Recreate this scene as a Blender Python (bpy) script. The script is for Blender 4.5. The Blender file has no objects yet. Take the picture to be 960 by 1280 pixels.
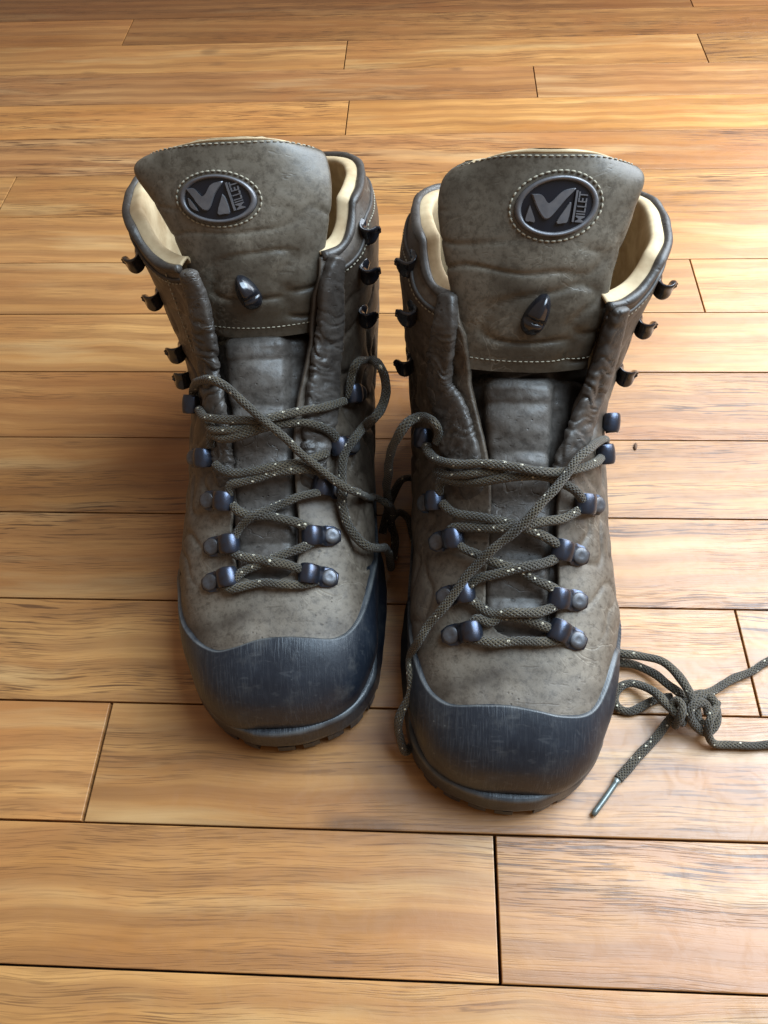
import bpy, math, random
import numpy as np
from mathutils import Matrix, Vector, noise
from mathutils.bvhtree import BVHTree
random.seed(4); rng = np.random.default_rng(4)
SC = bpy.context.scene; COL = SC.collection
PI = math.pi
# ------------------------------------------------------------------ camera
CAM_H, FPX, PITCH, ROLL = .42, 961., .97008514, -.06324996
_c, _s = math.cos(ROLL), math.sin(ROLL)
RT = np.array([_c, _s*math.sin(PITCH), _s*math.cos(PITCH)])
UP = np.array([-_s, _c*math.sin(PITCH), _c*math.cos(PITCH)])
FW = np.array([0, math.cos(PITCH), -math.sin(PITCH)])
C0 = np.array([0, 0, CAM_H])
cd = bpy.data.cameras.new('camera'); cam = bpy.data.objects.new('camera', cd); COL.objects.link(cam)
cam.matrix_world = Matrix(((RT[0], UP[0], -FW[0], 0), (RT[1], UP[1], -FW[1], 0), (RT[2], UP[2], -FW[2], CAM_H), (0, 0, 0, 1)))
cd.sensor_fit = 'HORIZONTAL'; cd.sensor_width = 36; cd.lens = 36*FPX/960
cd.clip_start = .01; cd.clip_end = 50
SC.camera = cam
# ------------------------------------------------------------------ light: a big window at the right, dim room
w = bpy.data.worlds.new('World'); SC.world = w; w.use_nodes = True
w.node_tree.nodes['Background'].inputs[0].default_value = (.52, .40, .31, 1)
w.node_tree.nodes['Background'].inputs[1].default_value = .48
def area(name, loc, target, sx, sy, power, col):
    l = bpy.data.lights.new(name, 'AREA'); l.shape = 'RECTANGLE'; l.size = sx; l.size_y = sy; l.energy = power; l.color = col
    o = bpy.data.objects.new(name, l); COL.objects.link(o); o.location = loc
    d = Vector(target)-Vector(loc); o.rotation_euler = d.to_track_quat('-Z', 'Y').to_euler(); return o
area('window_light', (.74, .62, .66), (.0, .25, .04), 1.0, .85, 22, (.82, .91, 1.0))
area('overhead_glare_light', (.66, .30, 1.20), (.08, .15, 0), .85, .85, 27, (.62, .82, 1.0))  # added overhead light for the floor glare and toe-cap highlights
SC.view_settings.view_transform = 'Standard'; SC.view_settings.look = 'None'
SC.view_settings.exposure = .12; SC.view_settings.gamma = 1
SC.render.engine = 'CYCLES'; SC.cycles.max_bounces = 8

# ------------------------------------------------------------------ helpers
def pixdir(px, py): return FW+RT*(px-480)/FPX-UP*(py-640)/FPX
def at_z(px, py, z):
    v = pixdir(px, py); return C0+v*((z-CAM_H)/v[2])
def at_y(px, py, Y):
    v = pixdir(px, py); return C0+v*(Y/v[1])
def mesh(name, V, F, mat=None, parent=None, smooth=True, uv=None, attrs=None):
    V = np.asarray(V, dtype=np.float32)
    me = bpy.data.meshes.new(name)
    if isinstance(F, np.ndarray):
        n = len(F); m = F.shape[1]
        me.vertices.add(len(V)); me.vertices.foreach_set('co', V.ravel())
        me.loops.add(n*m); me.loops.foreach_set('vertex_index', F.ravel().astype(np.int32))
        me.polygons.add(n); me.polygons.foreach_set('loop_start', np.arange(0, n*m, m, dtype=np.int32))
        me.update(calc_edges=True)
    else:
        me.from_pydata([tuple(map(float, p)) for p in V], [], [tuple(map(int, f)) for f in F])
    me.validate()
    if smooth: me.polygons.foreach_set('use_smooth', [True]*len(me.polygons))
    if uv is not None:
        l = me.uv_layers.new(name='UVMap'); li = np.zeros(len(me.loops), dtype=np.int32); me.loops.foreach_get('vertex_index', li)
        if len(uv) == len(V): l.data.foreach_set('uv', np.asarray(uv, dtype=np.float32)[li].ravel())
        else: l.data.foreach_set('uv', np.asarray(uv, dtype=np.float32).ravel())
    if attrs:
        for k, a in attrs.items():
            at = me.attributes.new(k, 'FLOAT', 'POINT'); at.data.foreach_set('value', np.asarray(a, dtype=np.float32).ravel())
    if mat: me.materials.append(mat)
    return link(name, me, parent)
def link(name, me, parent=None, M=None):
    o = bpy.data.objects.new(name, me); COL.objects.link(o)
    if parent: o.parent = parent
    if M is not None: o.matrix_local = M
    return o
def grid_faces(nr, nc, wrap=False):
    i = np.arange(nr-1)[:, None]; j = np.arange(nc if wrap else nc-1)[None, :]
    a = i*nc+j; b = i*nc+(j+1) % nc; return np.stack([a, b, b+nc, a+nc], -1).reshape(-1, 4)
def cr(P, n):
    """Catmull-Rom resampling of a polyline, n samples per span"""
    P = np.asarray(P, float); Q = np.vstack([2*P[0]-P[1], P, 2*P[-1]-P[-2]]); out = []
    for i in range(len(P)-1):
        a, b, c, d = Q[i:i+4]
        for t in np.arange(n)/n:
            out.append(.5*((2*b)+(-a+c)*t+(2*a-5*b+4*c-d)*t*t+(-a+3*b-3*c+d)*t**3))
    out.append(P[-1]); return np.array(out)
def even(P, step):
    P = np.asarray(P); d = np.r_[0, np.cumsum(np.linalg.norm(np.diff(P[:, :3], axis=0), axis=1))]
    n = max(4, int(d[-1]/step)); t = np.linspace(0, d[-1], n+1)
    return np.stack([np.interp(t, d, P[:, k]) for k in range(P.shape[1])], 1), t
def sstep(a, b, x):
    t = np.clip((x-a)/(b-a), 0, 1); return t*t*(3-2*t)
def vnoise(P, scale, seed=0.):
    return np.array([noise.noise(Vector((p[0]*scale+seed, p[1]*scale+seed*1.7, p[2]*scale-seed))) for p in np.asarray(P).reshape(-1, 3)])
def frames(P):
    T = np.gradient(P, axis=0); T /= np.linalg.norm(T, axis=1)[:, None]+1e-12
    return T
# ------------------------------------------------------------------ materials
class NT:
    def __init__(s, name):
        s.m = bpy.data.materials.new(name); s.m.use_nodes = True; s.t = s.m.node_tree; s.b = s.t.nodes['Principled BSDF']
    def n(s, typ, **kw):
        o = s.t.nodes.new('ShaderNode'+typ)
        for k, v in kw.items():
            if k.startswith('_'): setattr(o, k[1:], v)
            else:
                key = int(k[1:]) if k[0] == 'i' and k[1:].isdigit() else k.replace('__', ' ')
                s.put(o.inputs[key], v)
        return o
    def put(s, inp, v):
        if isinstance(v, bpy.types.NodeSocket): s.t.links.new(v, inp)
        elif isinstance(v, bpy.types.Node): s.t.links.new(v.outputs[0], inp)
        else: inp.default_value = v
    def set(s, **kw):
        for k, v in kw.items(): s.put(s.b.inputs[k.replace('__', ' ')], v)
    def coord(s, which='Object', scale=(1, 1, 1), loc=(0, 0, 0)):
        tc = s.n('TexCoord'); mp = s.n('Mapping', Scale=scale, Location=loc); s.put(mp.inputs[0], tc.outputs[which]); return mp.outputs[0]
    def noise(s, vec, scale, detail=4, rough=.55, dist=0.):
        return s.n('TexNoise', Vector=vec, Scale=scale, Detail=detail, Roughness=rough, Distortion=dist).outputs[0]
    def ramp(s, fac, stops):
        r = s.n('ValToRGB'); e = r.color_ramp.elements
        while len(e) < len(stops): e.new(.5)
        for q, (p, c) in zip(e, stops):
            q.position = p; q.color = (c, c, c, 1) if not hasattr(c, '__len__') else (*c, 1)
        s.put(r.inputs[0], fac); return r.outputs[0]
    def mix(s, f, a, b, mode='MIX'):
        m = s.t.nodes.new('ShaderNodeMix'); m.data_type = 'RGBA'; m.blend_type = mode
        s.put(m.inputs[0], f); s.put(m.inputs[6], a if not isinstance(a, tuple) else (*a, 1)); s.put(m.inputs[7], b if not isinstance(b, tuple) else (*b, 1)); return m.outputs[2]
    def math(s, op, a, b=0., c=0.):
        m = s.n('Math', _operation=op); s.put(m.inputs[0], a); s.put(m.inputs[1], b); s.put(m.inputs[2], c); return m.outputs[0]
    def bump(s, h, strength=.3, dist=.001, normal=None):
        b = s.n('Bump', Strength=strength, Distance=dist, Height=h)
        if normal is not None: s.put(b.inputs['Normal'], normal)
        return b.outputs[0]

def mat_wood():
    m = NT('oak'); oi = m.n('ObjectInfo')
    off = m.n('CombineXYZ', X=m.math('MULTIPLY', oi.outputs['Random'], 37.), Y=m.math('MULTIPLY', oi.outputs['Random'], 11.), Z=m.math('MULTIPLY', oi.outputs['Random'], 5.))
    tc = m.n('TexCoord'); v = m.n('VectorMath', _operation='ADD'); m.put(v.inputs[0], tc.outputs['Object']); m.put(v.inputs[1], off)
    sp = m.n('SeparateXYZ', Vector=v); wn = m.n('TexWhiteNoise', _noise_dimensions='1D', W=m.math('MULTIPLY', oi.outputs['Random'], 53.)).outputs[0]
    warp = m.n('TexNoise', _noise_dimensions='1D', W=m.math('MULTIPLY', sp.outputs[0], 3.5), Detail=0.).outputs[0]
    yy = m.math('ADD', m.math('ADD', sp.outputs[1], m.math('MULTIPLY', sp.outputs[0], m.math('MULTIPLY', m.math('SUBTRACT', wn, .5), .07))), m.math('MULTIPLY', warp, .004))
    v = m.n('CombineXYZ', X=sp.outputs[0], Y=yy, Z=sp.outputs[2]).outputs[0]
    def mp(sx, sy): return m.n('Mapping', i0=v, Scale=(sx, sy, 1)).outputs[0]
    big = m.noise(mp(5, 22), 1, 3, .5)
    rings = m.n('TexWave', _wave_type='BANDS', _bands_direction='Y', Vector=mp(.55, 6.5), Scale=2.6, Distortion=5, Detail=2, i4=1.3).outputs[1]
    fine = m.noise(mp(14, 420), 1, 4, .6, .3)
    pores = m.ramp(m.noise(mp(40, 1500), 1, 2, .5), [(.52, 0.), (.62, 1.)])
    area_ = m.ramp(m.noise(mp(6, 40), 1, 2, .5), [(.42, 0.), (.62, 1.)])
    prnd = m.ramp(m.n('TexWhiteNoise', _noise_dimensions='1D', W=m.math('MULTIPLY', oi.outputs['Random'], 91.)).outputs[0], [(.2, .35), (.8, 1.)])
    pores = m.math('MULTIPLY', m.math('MULTIPLY', pores, prnd), m.math('ADD', m.math('MULTIPLY', area_, .85), .12))
    long_ = m.math('MULTIPLY', m.ramp(m.noise(mp(26, 620), 1, 3, .55, .4), [(.54, 0.), (.61, 1.)]), m.ramp(m.noise(mp(5, 26), 1, 2, .5), [(.48, 0.), (.60, 1.)]))
    knot = m.ramp(m.noise(mp(14, 30), 1, 1, .5), [(.74, 0.), (.80, 1.)])
    c = m.mix(m.ramp(big, [(.3, 0.), (.7, 1.)]), (.37, .160, .046), (.57, .30, .108))
    c = m.mix(m.math('MULTIPLY', m.ramp(rings, [(.35, 0.), (.8, 1.)]), .50), c, (.26, .115, .042))
    c = m.mix(m.math('MULTIPLY', m.ramp(fine, [(.38, 1.), (.56, 0.)]), .33), c, (.24, .105, .038))
    mot = m.ramp(m.noise(mp(7, 18), 1, 4, .6, .5), [(.45, 0.), (.66, 1.)]); c = m.mix(m.math('MULTIPLY', mot, .55), c, (.40, .165, .052))
    mo2 = m.ramp(m.noise(mp(4, 30), 1, 3, .6), [(.55, 0.), (.70, 1.)]); c = m.mix(m.math('MULTIPLY', mo2, .45), c, (.62, .42, .20))
    c = m.mix(m.math('MULTIPLY', pores, .75), c, (.085, .035, .016))
    c = m.mix(m.math('MULTIPLY', m.math('MULTIPLY', long_, prnd), .85), c, (.085, .035, .016))
    c = m.mix(m.math('MULTIPLY', knot, .6), c, (.12, .06, .03))
    c = m.mix(1., c, oi.outputs['Color'], 'MULTIPLY')
    w_ = m.n('TexCoord'); g = m.n('NewGeometry')
    scr = m.ramp(m.noise(m.n('Mapping', i0=g.outputs['Position'], Scale=(60, 60, 1), Rotation=(0, 0, .5)).outputs[0], 1, 6, .7, 2.), [(.45, 0.), (.7, 1.)])
    dirt = m.noise(g.outputs['Position'], 14, 5, .65)
    rough = m.math('ADD', m.math('MULTIPLY', scr, .12), m.math('ADD', m.math('MULTIPLY', dirt, .22), .20))
    rough = m.math('ADD', rough, m.math('MULTIPLY', fine, .08))
    h = m.math('SUBTRACT', m.math('MULTIPLY', fine, .35), m.math('MULTIPLY', pores, .8))
    h = m.math('ADD', h, m.math('MULTIPLY', scr, .12))
    m.set(Base__Color=c, Roughness=rough, Normal=m.bump(h, .35, .0004, m.bump(m.noise(g.outputs['Position'], 45, 2), .10, .002)))
    m.b.inputs['Specular IOR Level'].default_value = .55
    return m.m
def mat_leather(name='leather', base=(.050, .032, .020), dust_or_lit=(.215, .178, .135), amt=.5, rough=.47, grain=1., pit=1.):
    m = NT(name); v = m.coord('Object')
    a = m.noise(v, 22, 5, .62, .4); b = m.noise(v, 9, 2, .45, .8); f = m.noise(v, 300, 5, .75)
    st = m.noise(m.n('Mapping', i0=v, Scale=(50, 160, 160), Rotation=(0, 0, .25)).outputs[0], 1, 6, .72)
    k = m.ramp(m.math('ADD', m.math('ADD', m.math('MULTIPLY', a, .18), m.math('MULTIPLY', st, .25)), m.math('ADD', m.math('MULTIPLY', b, .4), m.math('MULTIPLY', f, .22))), [(.38, 0.), (.72, 1.)])
    k = m.math('MULTIPLY', k, amt)
    at = m.n('Attribute', _attribute_name='dust_or_lit').outputs['Fac']  # dust on the leather, painted light on the lower tongue
    k = m.math('MINIMUM', m.math('ADD', k, at), 1.)
    c = m.mix(k, base, dust_or_lit)
    mo = m.ramp(m.noise(v, 16, 3, .6, .5), [(.36, .75), (.56, 0.)]); c = m.mix(mo, c, tuple(x*.5 for x in base))
    rd = m.noise(v, 34, 3, .55, 1.6); rl = m.ramp(m.math('ABSOLUTE', m.math('SUBTRACT', rd, .5)), [(.0, 1.), (.022, 0.)]); rm = m.ramp(m.noise(v, 18, 2), [(.48, 0.), (.62, 1.)])
    rl = m.math('MULTIPLY', rl, rm); c = m.mix(m.math('MULTIPLY', rl, .38), c, tuple(min(1, x*1.3) for x in dust_or_lit))
    c = m.mix(m.ramp(f, [(.38, .45), (.52, 0.)]), c, tuple(x*.45 for x in base))
    pit_ = m.n('TexVoronoi', Vector=v, Scale=340., _feature='F1').outputs[0]
    pits = m.ramp(pit_, [(.10, 1.), (.22, 0.)]); pm = m.ramp(m.noise(v, 45, 3, .7), [(.54, 0.), (.66, 1.)])
    pits = m.math('MULTIPLY', pits, pm)
    big_ = m.ramp(m.n('TexVoronoi', Vector=m.n('Mapping', i0=v, Scale=(110, 190, 150), Rotation=(.2, .1, .5)).outputs[0], Scale=1., Randomness=1.).outputs[0], [(.10, 1.), (.17, 0.)])
    pits = m.math('MAXIMUM', pits, m.math('MULTIPLY', big_, m.ramp(m.noise(v, 26, 2), [(.50, 0.), (.60, .9)])))
    pits = m.math('MULTIPLY', pits, pit)
    sc = m.n('Mapping', i0=v, Rotation=(.3, .2, .7), Scale=(60, 420, 240)).outputs[0]
    sl = m.ramp(m.noise(sc, 1, 2, .5), [(.66, 0.), (.72, 1.)])
    c = m.mix(m.math('MULTIPLY', pits, .75), c, tuple(x*.3 for x in base))
    c = m.mix(m.math('MULTIPLY', sl, .22), c, tuple(x*.45 for x in base))
    h = m.math('SUBTRACT', m.math('MULTIPLY', f, .5), m.math('ADD', m.math('MULTIPLY', rl, .8), m.math('ADD', m.math('MULTIPLY', pits, .7), m.math('MULTIPLY', sl, .4))))
    nb = m.bump(a, .14*grain, .003, m.bump(m.noise(v, 75, 3, .6, 1.2), .22*grain, .0012))
    m.set(Base__Color=c, Roughness=m.math('ADD', m.math('MULTIPLY', k, .22), rough-.03), Normal=m.bump(h, .40*grain, .0006, nb))
    m.b.inputs['Specular IOR Level'].default_value = .5
    return m.m
def mat_rubber():
    m = NT('rubber'); v = m.coord('Object')
    st = m.n('Mapping', i0=v, Scale=(1100, 90, 110), Rotation=(0, 0, .05)).outputs[0]
    s = m.ramp(m.noise(st, 1, 3, .6, .4), [(.48, 0.), (.68, 1.)]); msk = m.ramp(m.noise(v, 30, 3, .6), [(.35, .15), (.62, 1.)])
    s = m.math('MULTIPLY', s, msk)
    dust_or_lit = m.ramp(m.noise(v, 26, 5, .65), [(.35, 0.), (.75, 1.)])
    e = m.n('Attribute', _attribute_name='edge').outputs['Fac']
    c = m.mix(m.math('MULTIPLY', dust_or_lit, .42), (.008, .011, .017), (.030, .038, .050))
    c = m.mix(m.math('MULTIPLY', s, .30), c, (.10, .105, .11))
    sc2 = m.ramp(m.noise(m.n('Mapping', i0=v, Scale=(120, 500, 300), Rotation=(0, .3, .6)).outputs[0], 1, 3, .6, .6), [(.60, 0.), (.68, 1.)])
    c = m.mix(m.math('MULTIPLY', sc2, .12), c, (.13, .13, .13))
    sp = m.ramp(m.n('TexVoronoi', Vector=v, Scale=160.).outputs[0], [(.05, 1.), (.09, 0.)])
    c = m.mix(m.math('MULTIPLY', m.math('MULTIPLY', sp, m.ramp(m.noise(v, 50, 2), [(.55, 0.), (.6, 1.)])), .4), c, (.25, .25, .23))
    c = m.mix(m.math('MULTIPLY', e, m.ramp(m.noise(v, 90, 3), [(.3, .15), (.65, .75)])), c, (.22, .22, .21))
    gr = m.ramp(m.noise(v, 48, 4, .7), [(.52, 0.), (.68, 1.)]); c = m.mix(m.math('MULTIPLY', gr, .32), c, (.085, .082, .076))
    m.set(Base__Color=c, Roughness=m.math('ADD', m.math('MULTIPLY', gr, .12), m.math('ADD', m.math('MULTIPLY', dust_or_lit, .18), .34)),
          Normal=m.bump(m.math('ADD', s, m.math('MULTIPLY', m.noise(v, 500, 3), .6)), .3, .0004, m.bump(m.noise(v, 60, 3), .2, .001)))
    return m.m
def mat_lace():
    m = NT('braid'); tc = m.n('TexCoord'); sep = m.n('SeparateXYZ', Vector=tc.outputs['UV'])
    x, y = sep.outputs[0], sep.outputs[1]
    # u 0..1 round the cord, v metres along it
    a = m.math('SINE', m.math('ADD', m.math('MULTIPLY', x, 2*PI*8), m.math('MULTIPLY', y, 2*PI*430)))
    b = m.math('SINE', m.math('SUBTRACT', m.math('MULTIPLY', x, 2*PI*8), m.math('MULTIPLY', y, 2*PI*430)))
    h = m.math('MAXIMUM', a, b)
    v2 = m.n('CombineXYZ', X=m.math('MULTIPLY', x, 9.), Y=m.math('MULTIPLY', y, 520.), Z=0.)
    vo = m.n('TexVoronoi', Vector=v2, Scale=1.); rnd = m.n('SeparateColor', Color=vo.outputs['Color']).outputs[0]
    fl = m.math('MULTIPLY', m.math('GREATER_THAN', rnd, .935), m.math('LESS_THAN', vo.outputs[0], .36))
    o = m.coord('Object'); n1 = m.noise(o, 60, 3)
    c = m.mix(m.ramp(n1, [(.35, 0.), (.65, 1.)]), (.034, .025, .012), (.090, .067, .034))
    c = m.mix(m.ramp(h, [(.1, .8), (.85, 0.)]), c, (.014, .011, .007))  # shade painted into the valleys between the braid strands
    c = m.mix(fl, c, (.62, .56, .42))
    m.set(Base__Color=c, Roughness=.62, Normal=m.bump(m.math('ADD', h, m.math('MULTIPLY', m.noise(o, 900, 2), .5)), .75, .0006))
    m.b.inputs['Sheen Weight'].default_value = .15
    return m.m
def mat_simple(name, col, rough, metal=0., bumps=0., scale=200., var=None, spec=.5, coat=0.):
    m = NT(name); v = m.coord('Object'); n = m.noise(v, scale, 4, .6)
    c = m.mix(m.ramp(n, [(.35, 0.), (.7, 1.)]), col, var or tuple(x*.7 for x in col))
    m.set(Base__Color=c, Roughness=m.math('ADD', m.math('MULTIPLY', n, .15), rough-.07), Metallic=metal)
    if bumps: m.set(Normal=m.bump(n, bumps, .0006))
    m.b.inputs['Specular IOR Level'].default_value = spec
    m.b.inputs['Coat Weight'].default_value = coat
    return m.m
M = dict(wood=mat_wood(), leather=mat_leather(), leather_tongue=mat_leather('tongue_leather', (.055, .041, .026), (.175, .150, .115), .95, .33, .6, .12),
         leather_roll=mat_leather('roll_leather', (.045, .036, .030), (.13, .115, .10), .45, .42, 1.6),
         leather_dark=mat_simple('dark_leather', (.055, .046, .040), .55, 0, .4, 300, (.03, .025, .022)),
         lining=mat_simple('cream_lining', (.56, .43, .26), .75, 0, .35, 60, (.34, .23, .12)),
         rubber=mat_rubber(), lace=mat_lace(),
         gun=mat_simple('blued_metal', (.060, .078, .120), .30, .85, .2, 260, (.06, .05, .05)),
         rivet=mat_simple('rivet_metal', (.12, .125, .14), .42, .7, .15, 300, (.08, .07, .065)),
         black=mat_simple('black_enamel', (.018, .019, .024), .20, .3, 0, 150, (.010, .010, .014), .6, .4),
         badge_black=mat_simple('badge_black', (.008, .010, .016), .25, 0, 0, 100, None, .5),
         badge_grey=mat_simple('badge_grey', (.15, .145, .15), .36, .4, .1, 300, (.11, .11, .12)),
         thread=mat_simple('cream_thread', (.36, .32, .24), .8, 0, 0, 300), sub=mat_simple('subfloor_dark', (.02, .015, .012), .9, 0, 0, 30),
         aglet=mat_simple('aglet_plastic', (.16, .18, .17), .25, .3, 0, 200, (.09, .1, .09), .6, .5),
         crumb=mat_simple('dry_seed', (.12, .06, .03), .7, 0, .3, 500))

# ------------------------------------------------------------------ floor of oak planks
YAW = .08891098; PW = .15602079*CAM_H; PO = .05171489*CAM_H
def plank_xy(px, py):
    p = at_z(px, py, 0); c, s = math.cos(YAW), math.sin(YAW); return c*p[0]-s*p[1], s*p[0]+c*p[1]
T_PL = .014
fl = mesh('floor', [(-1.6, -.6, -T_PL-.02), (1.6, -.6, -T_PL-.02), (1.6, 2.4, -T_PL-.02), (-1.6, 2.4, -T_PL-.02), (-1.6, -.6, -T_PL+.002), (1.6, -.6, -T_PL+.002), (1.6, 2.4, -T_PL+.002), (-1.6, 2.4, -T_PL+.002)],
          [(0, 3, 2, 1), (4, 5, 6, 7), (0, 1, 5, 4), (1, 2, 6, 5), (2, 3, 7, 6), (3, 0, 4, 7)], M['sub'], smooth=False)
fl.rotation_euler = (0, 0, -YAW); fl['kind'] = 'structure'
JOINTS = {0: [(622, 1140)], 1: [(122, 950)], 2: [(935, 830)], 7: [(871, 354)], 9: [(8, 245)], 11: [(434, 146)], 12: [(669, 100)], 13: [(432, 68), (878, 58)], 15: [(865, 4)]}
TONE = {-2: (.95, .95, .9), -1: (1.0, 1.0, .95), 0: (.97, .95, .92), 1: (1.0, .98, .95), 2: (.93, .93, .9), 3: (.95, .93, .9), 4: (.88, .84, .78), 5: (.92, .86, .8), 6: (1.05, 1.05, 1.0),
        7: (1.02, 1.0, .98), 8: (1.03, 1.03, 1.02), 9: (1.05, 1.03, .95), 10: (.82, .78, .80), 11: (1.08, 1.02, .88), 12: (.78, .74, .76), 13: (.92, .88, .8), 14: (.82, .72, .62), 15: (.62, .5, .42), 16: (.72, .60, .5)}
def plank(x0, x1, y0, y1, tone):
    b = .00035; z = rng.uniform(-.00018, .00018); L = x1-x0; W = y1-y0
    jj = rng.uniform(-.0002, .0002, 4)
    def ring(ins, zz): return [(-L/2+ins, -W/2+ins+jj[0]*(ins < .0001), zz), (L/2-ins, -W/2+ins, zz), (L/2-ins, W/2-ins, zz), (-L/2+ins, W/2-ins, zz)]
    V = ring(0, -T_PL)+ring(0, -b)+ring(b*.35, -b*.3)+ring(b*1.3, 0)
    F = [(3, 2, 1, 0), (12, 13, 14, 15)]+[(r*4+i, r*4+(i+1) % 4, r*4+4+(i+1) % 4, r*4+4+i) for r in range(3) for i in range(4)]
    o = mesh('plank', V, F, M['wood'], fl, smooth=False)
    o.location = ((x0+x1)/2, (y0+y1)/2, z); o.color = (*tone, 1)
for i in range(-6, 30):
    y0 = PO+PW*i; g = random.choice([.0005, .0006, .0008, .0010])
    if i in (6, 3, 1): g = .0013
    if i > 7: g = .0005
    js = sorted(plank_xy(*p)[0] for p in JOINTS.get(i, []))
    if not js: js = [random.choice([-1, 1])*random.uniform(.62, .9) if i > 6 else random.choice([-1, 1])*random.uniform(.34, .5)]
    xs = list(js)
    while xs[0] > -1.3: xs = [xs[0]-random.uniform(.98, 1.2)]+xs
    while xs[-1] < 1.3: xs.append(xs[-1]+random.uniform(.98, 1.2))
    for a, b in zip(xs[:-1], xs[1:]):
        t = TONE.get(i, (.9, .85, .8)); k = random.uniform(.84, 1.14)*(1 if i < 10 else max(.80, 1-.03*(i-9)))  # far rows tinted darker, standing in for light falling off with distance
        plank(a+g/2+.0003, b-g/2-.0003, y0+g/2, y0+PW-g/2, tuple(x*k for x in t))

# ------------------------------------------------------------------ boots
# stations: top v,z | bottom v,z | inner/outer half width | m | n_top | n_bottom      (v = metres back from the toe tip)
ST = np.array([
 (.0030, .031, .0030, .022, .006, .005, .45, 2.0, 2.4),
 (.0040, .038, .0036, .019, .0175, .0150, .42, 2.1, 2.8),
 (.0080, .0475, .0080, .018, .0308, .0255, .38, 2.2, 3.2),
 (.0150, .0550, .0150, .018, .0408, .0340, .34, 2.3, 3.5),
 (.0220, .0595, .0220, .018, .0458, .0388, .32, 2.3, 3.5),
 (.0320, .0640, .0320, .018, .0503, .0432, .31, 2.3, 3.5),
 (.0450, .0675, .0450, .018, .0540, .0485, .30, 2.3, 3.5),
 (.0600, .0730, .0600, .018, .0543, .0520, .29, 2.3, 3.5),
 (.0750, .0800, .0750, .018, .0548, .0540, .28, 2.2, 3.5),
 (.0900, .0885, .0900, .018, .0555, .0562, .28, 2.1, 3.4),
 (.1050, .0985, .1060, .018, .0560, .0552, .28, 2.0, 3.3),
 (.1200, .1105, .1260, .018, .0560, .0535, .30, 2.0, 3.2),
 (.1320, .1215, .1600, .018, .0570, .0525, .33, 2.0, 3.0),
 (.1420, .1315, .2000, .018, .0582, .0520, .37, 2.0, 2.8),
 (.1500, .1415, .2450, .018, .0595, .0515, .42, 2.0, 2.6),
 (.1580, .1525, .2850, .020, .0615, .0558, .46, 2.1, 2.5),
 (.1650, .1650, .3030, .050, .0635, .0592, .50, 2.2, 2.4),
 (.1700, .1780, .2980, .090, .0645, .0608, .50, 2.3, 2.3),
 (.1720, .1900, .2920, .130, .0655, .0640, .50, 2.3, 2.3),
 (.1720, .2050, .2890, .165, .0665, .0660, .50, 2.3, 2.3),
 (.1710, .2220, .2900, .185, .0660, .0668, .50, 2.3, 2.3)])
GAP = np.array([(7.2, 0), (7.25, .006), (7.4, .0115), (7.7, .0155), (8.2, .018), (9, .0180), (10, .0168), (11, .0165), (12, .0180), (13, .021), (14, .025), (15, .029), (16, .0315), (17, .033), (18, .034), (20, .035)])
def stab(k, c):
    k = np.clip(k, 0, len(ST)-1.0001); i = np.floor(k).astype(int); t = k-i; Y = ST[:, c]
    y0 = Y[np.clip(i-1, 0, None)]; y1 = Y[i]; y2 = Y[i+1]; y3 = Y[np.clip(i+2, None, len(ST)-1)]
    y0 = np.where(i == 0, 2*y1-y2, y0)
    return .5*(2*y1+(-y0+y2)*t+(2*y0-5*y1+4*y2-y3)*t*t+(-y0+3*y1-3*y2+y3)*t**3)
def skin(k, phi):
    """local point (inner-positive u, v, z); phi signed, 0 = ridge, +-pi = underside / heel"""
    k, phi = np.broadcast_arrays(np.asarray(k, float), np.asarray(phi, float))
    tv, tz, bv, bz, wi, wo, m, nt, nb = [stab(k, c) for c in range(9)]
    L = np.hypot(tv-bv, tz-bz); fv, fz = (tv-bv)/L, (tz-bz)/L; cv, cz = bv+m*(tv-bv), bz+m*(tz-bz)
    c, s = np.cos(phi), np.sin(phi); up = c > 0; n = np.where(up, nt, nb)
    h = np.where(up, (1-m)*L, -m*L)*np.abs(c)**(2/n)
    u = np.where(s > 0, wi, -wo)*np.abs(s)**(2/n)
    return np.stack([u, cv+fv*h, cz+fz*h], -1)
def gnormals(P, wrapc=False):
    a = np.gradient(P, axis=0)
    b = (np.roll(P, -1, 1)-np.roll(P, 1, 1)) if wrapc else np.gradient(P, axis=1)
    n = np.cross(a, b); return n/(np.linalg.norm(n, axis=-1, keepdims=True)+1e-12)
def skin_off(k, phi, off=0.):
    e = 1e-3; k = np.asarray(k, float); phi = np.asarray(phi, float)
    P = skin(k, phi); a = skin(k+e, phi)-skin(k-e, phi); b = skin(k, phi+e)-skin(k, phi-e); n = np.cross(a, b)
    n /= np.linalg.norm(n, axis=-1, keepdims=True)+1e-15
    # orient outwards: away from the section centre
    tv, tz, bv, bz, m = [stab(k, c) for c in (0, 1, 2, 3, 6)]
    ctr = np.stack([np.zeros_like(tv), bv+m*(tv-bv), bz+m*(tz-bz)], -1)
    sg = np.sign(np.sum(n*(P-ctr), -1, keepdims=True)); n = n*np.where(sg == 0, 1, sg)
    return P+n*(np.asarray(off)-rim_in(k, phi))[..., None], n
def zrim(phi):
    a = np.abs(phi)/PI; X = [0, .18, .30, .42, .6, .8, 1]
    return np.where(np.asarray(phi) > 0, np.interp(a, X, [.168, .182, .188, .191, .188, .178, .171]), np.interp(a, X, [.166, .179, .186, .188, .186, .178, .171]))
RIM = None
def rim_in(k, phi):
    if RIM is None: return 0.
    kr = np.interp(phi, RIM[0], RIM[1]); a = np.abs(phi)/PI
    A = np.where(phi > 0, np.interp(a, [0, .12, .3, .5, .7, 1], [0, .006, .012, .009, .004, .003]), np.interp(a, [0, .12, .3, .5, .7, 1], [0, .001, .002, .002, .003, .003]))
    return A*sstep(-1.05, .15, k-kr)**1.2
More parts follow.
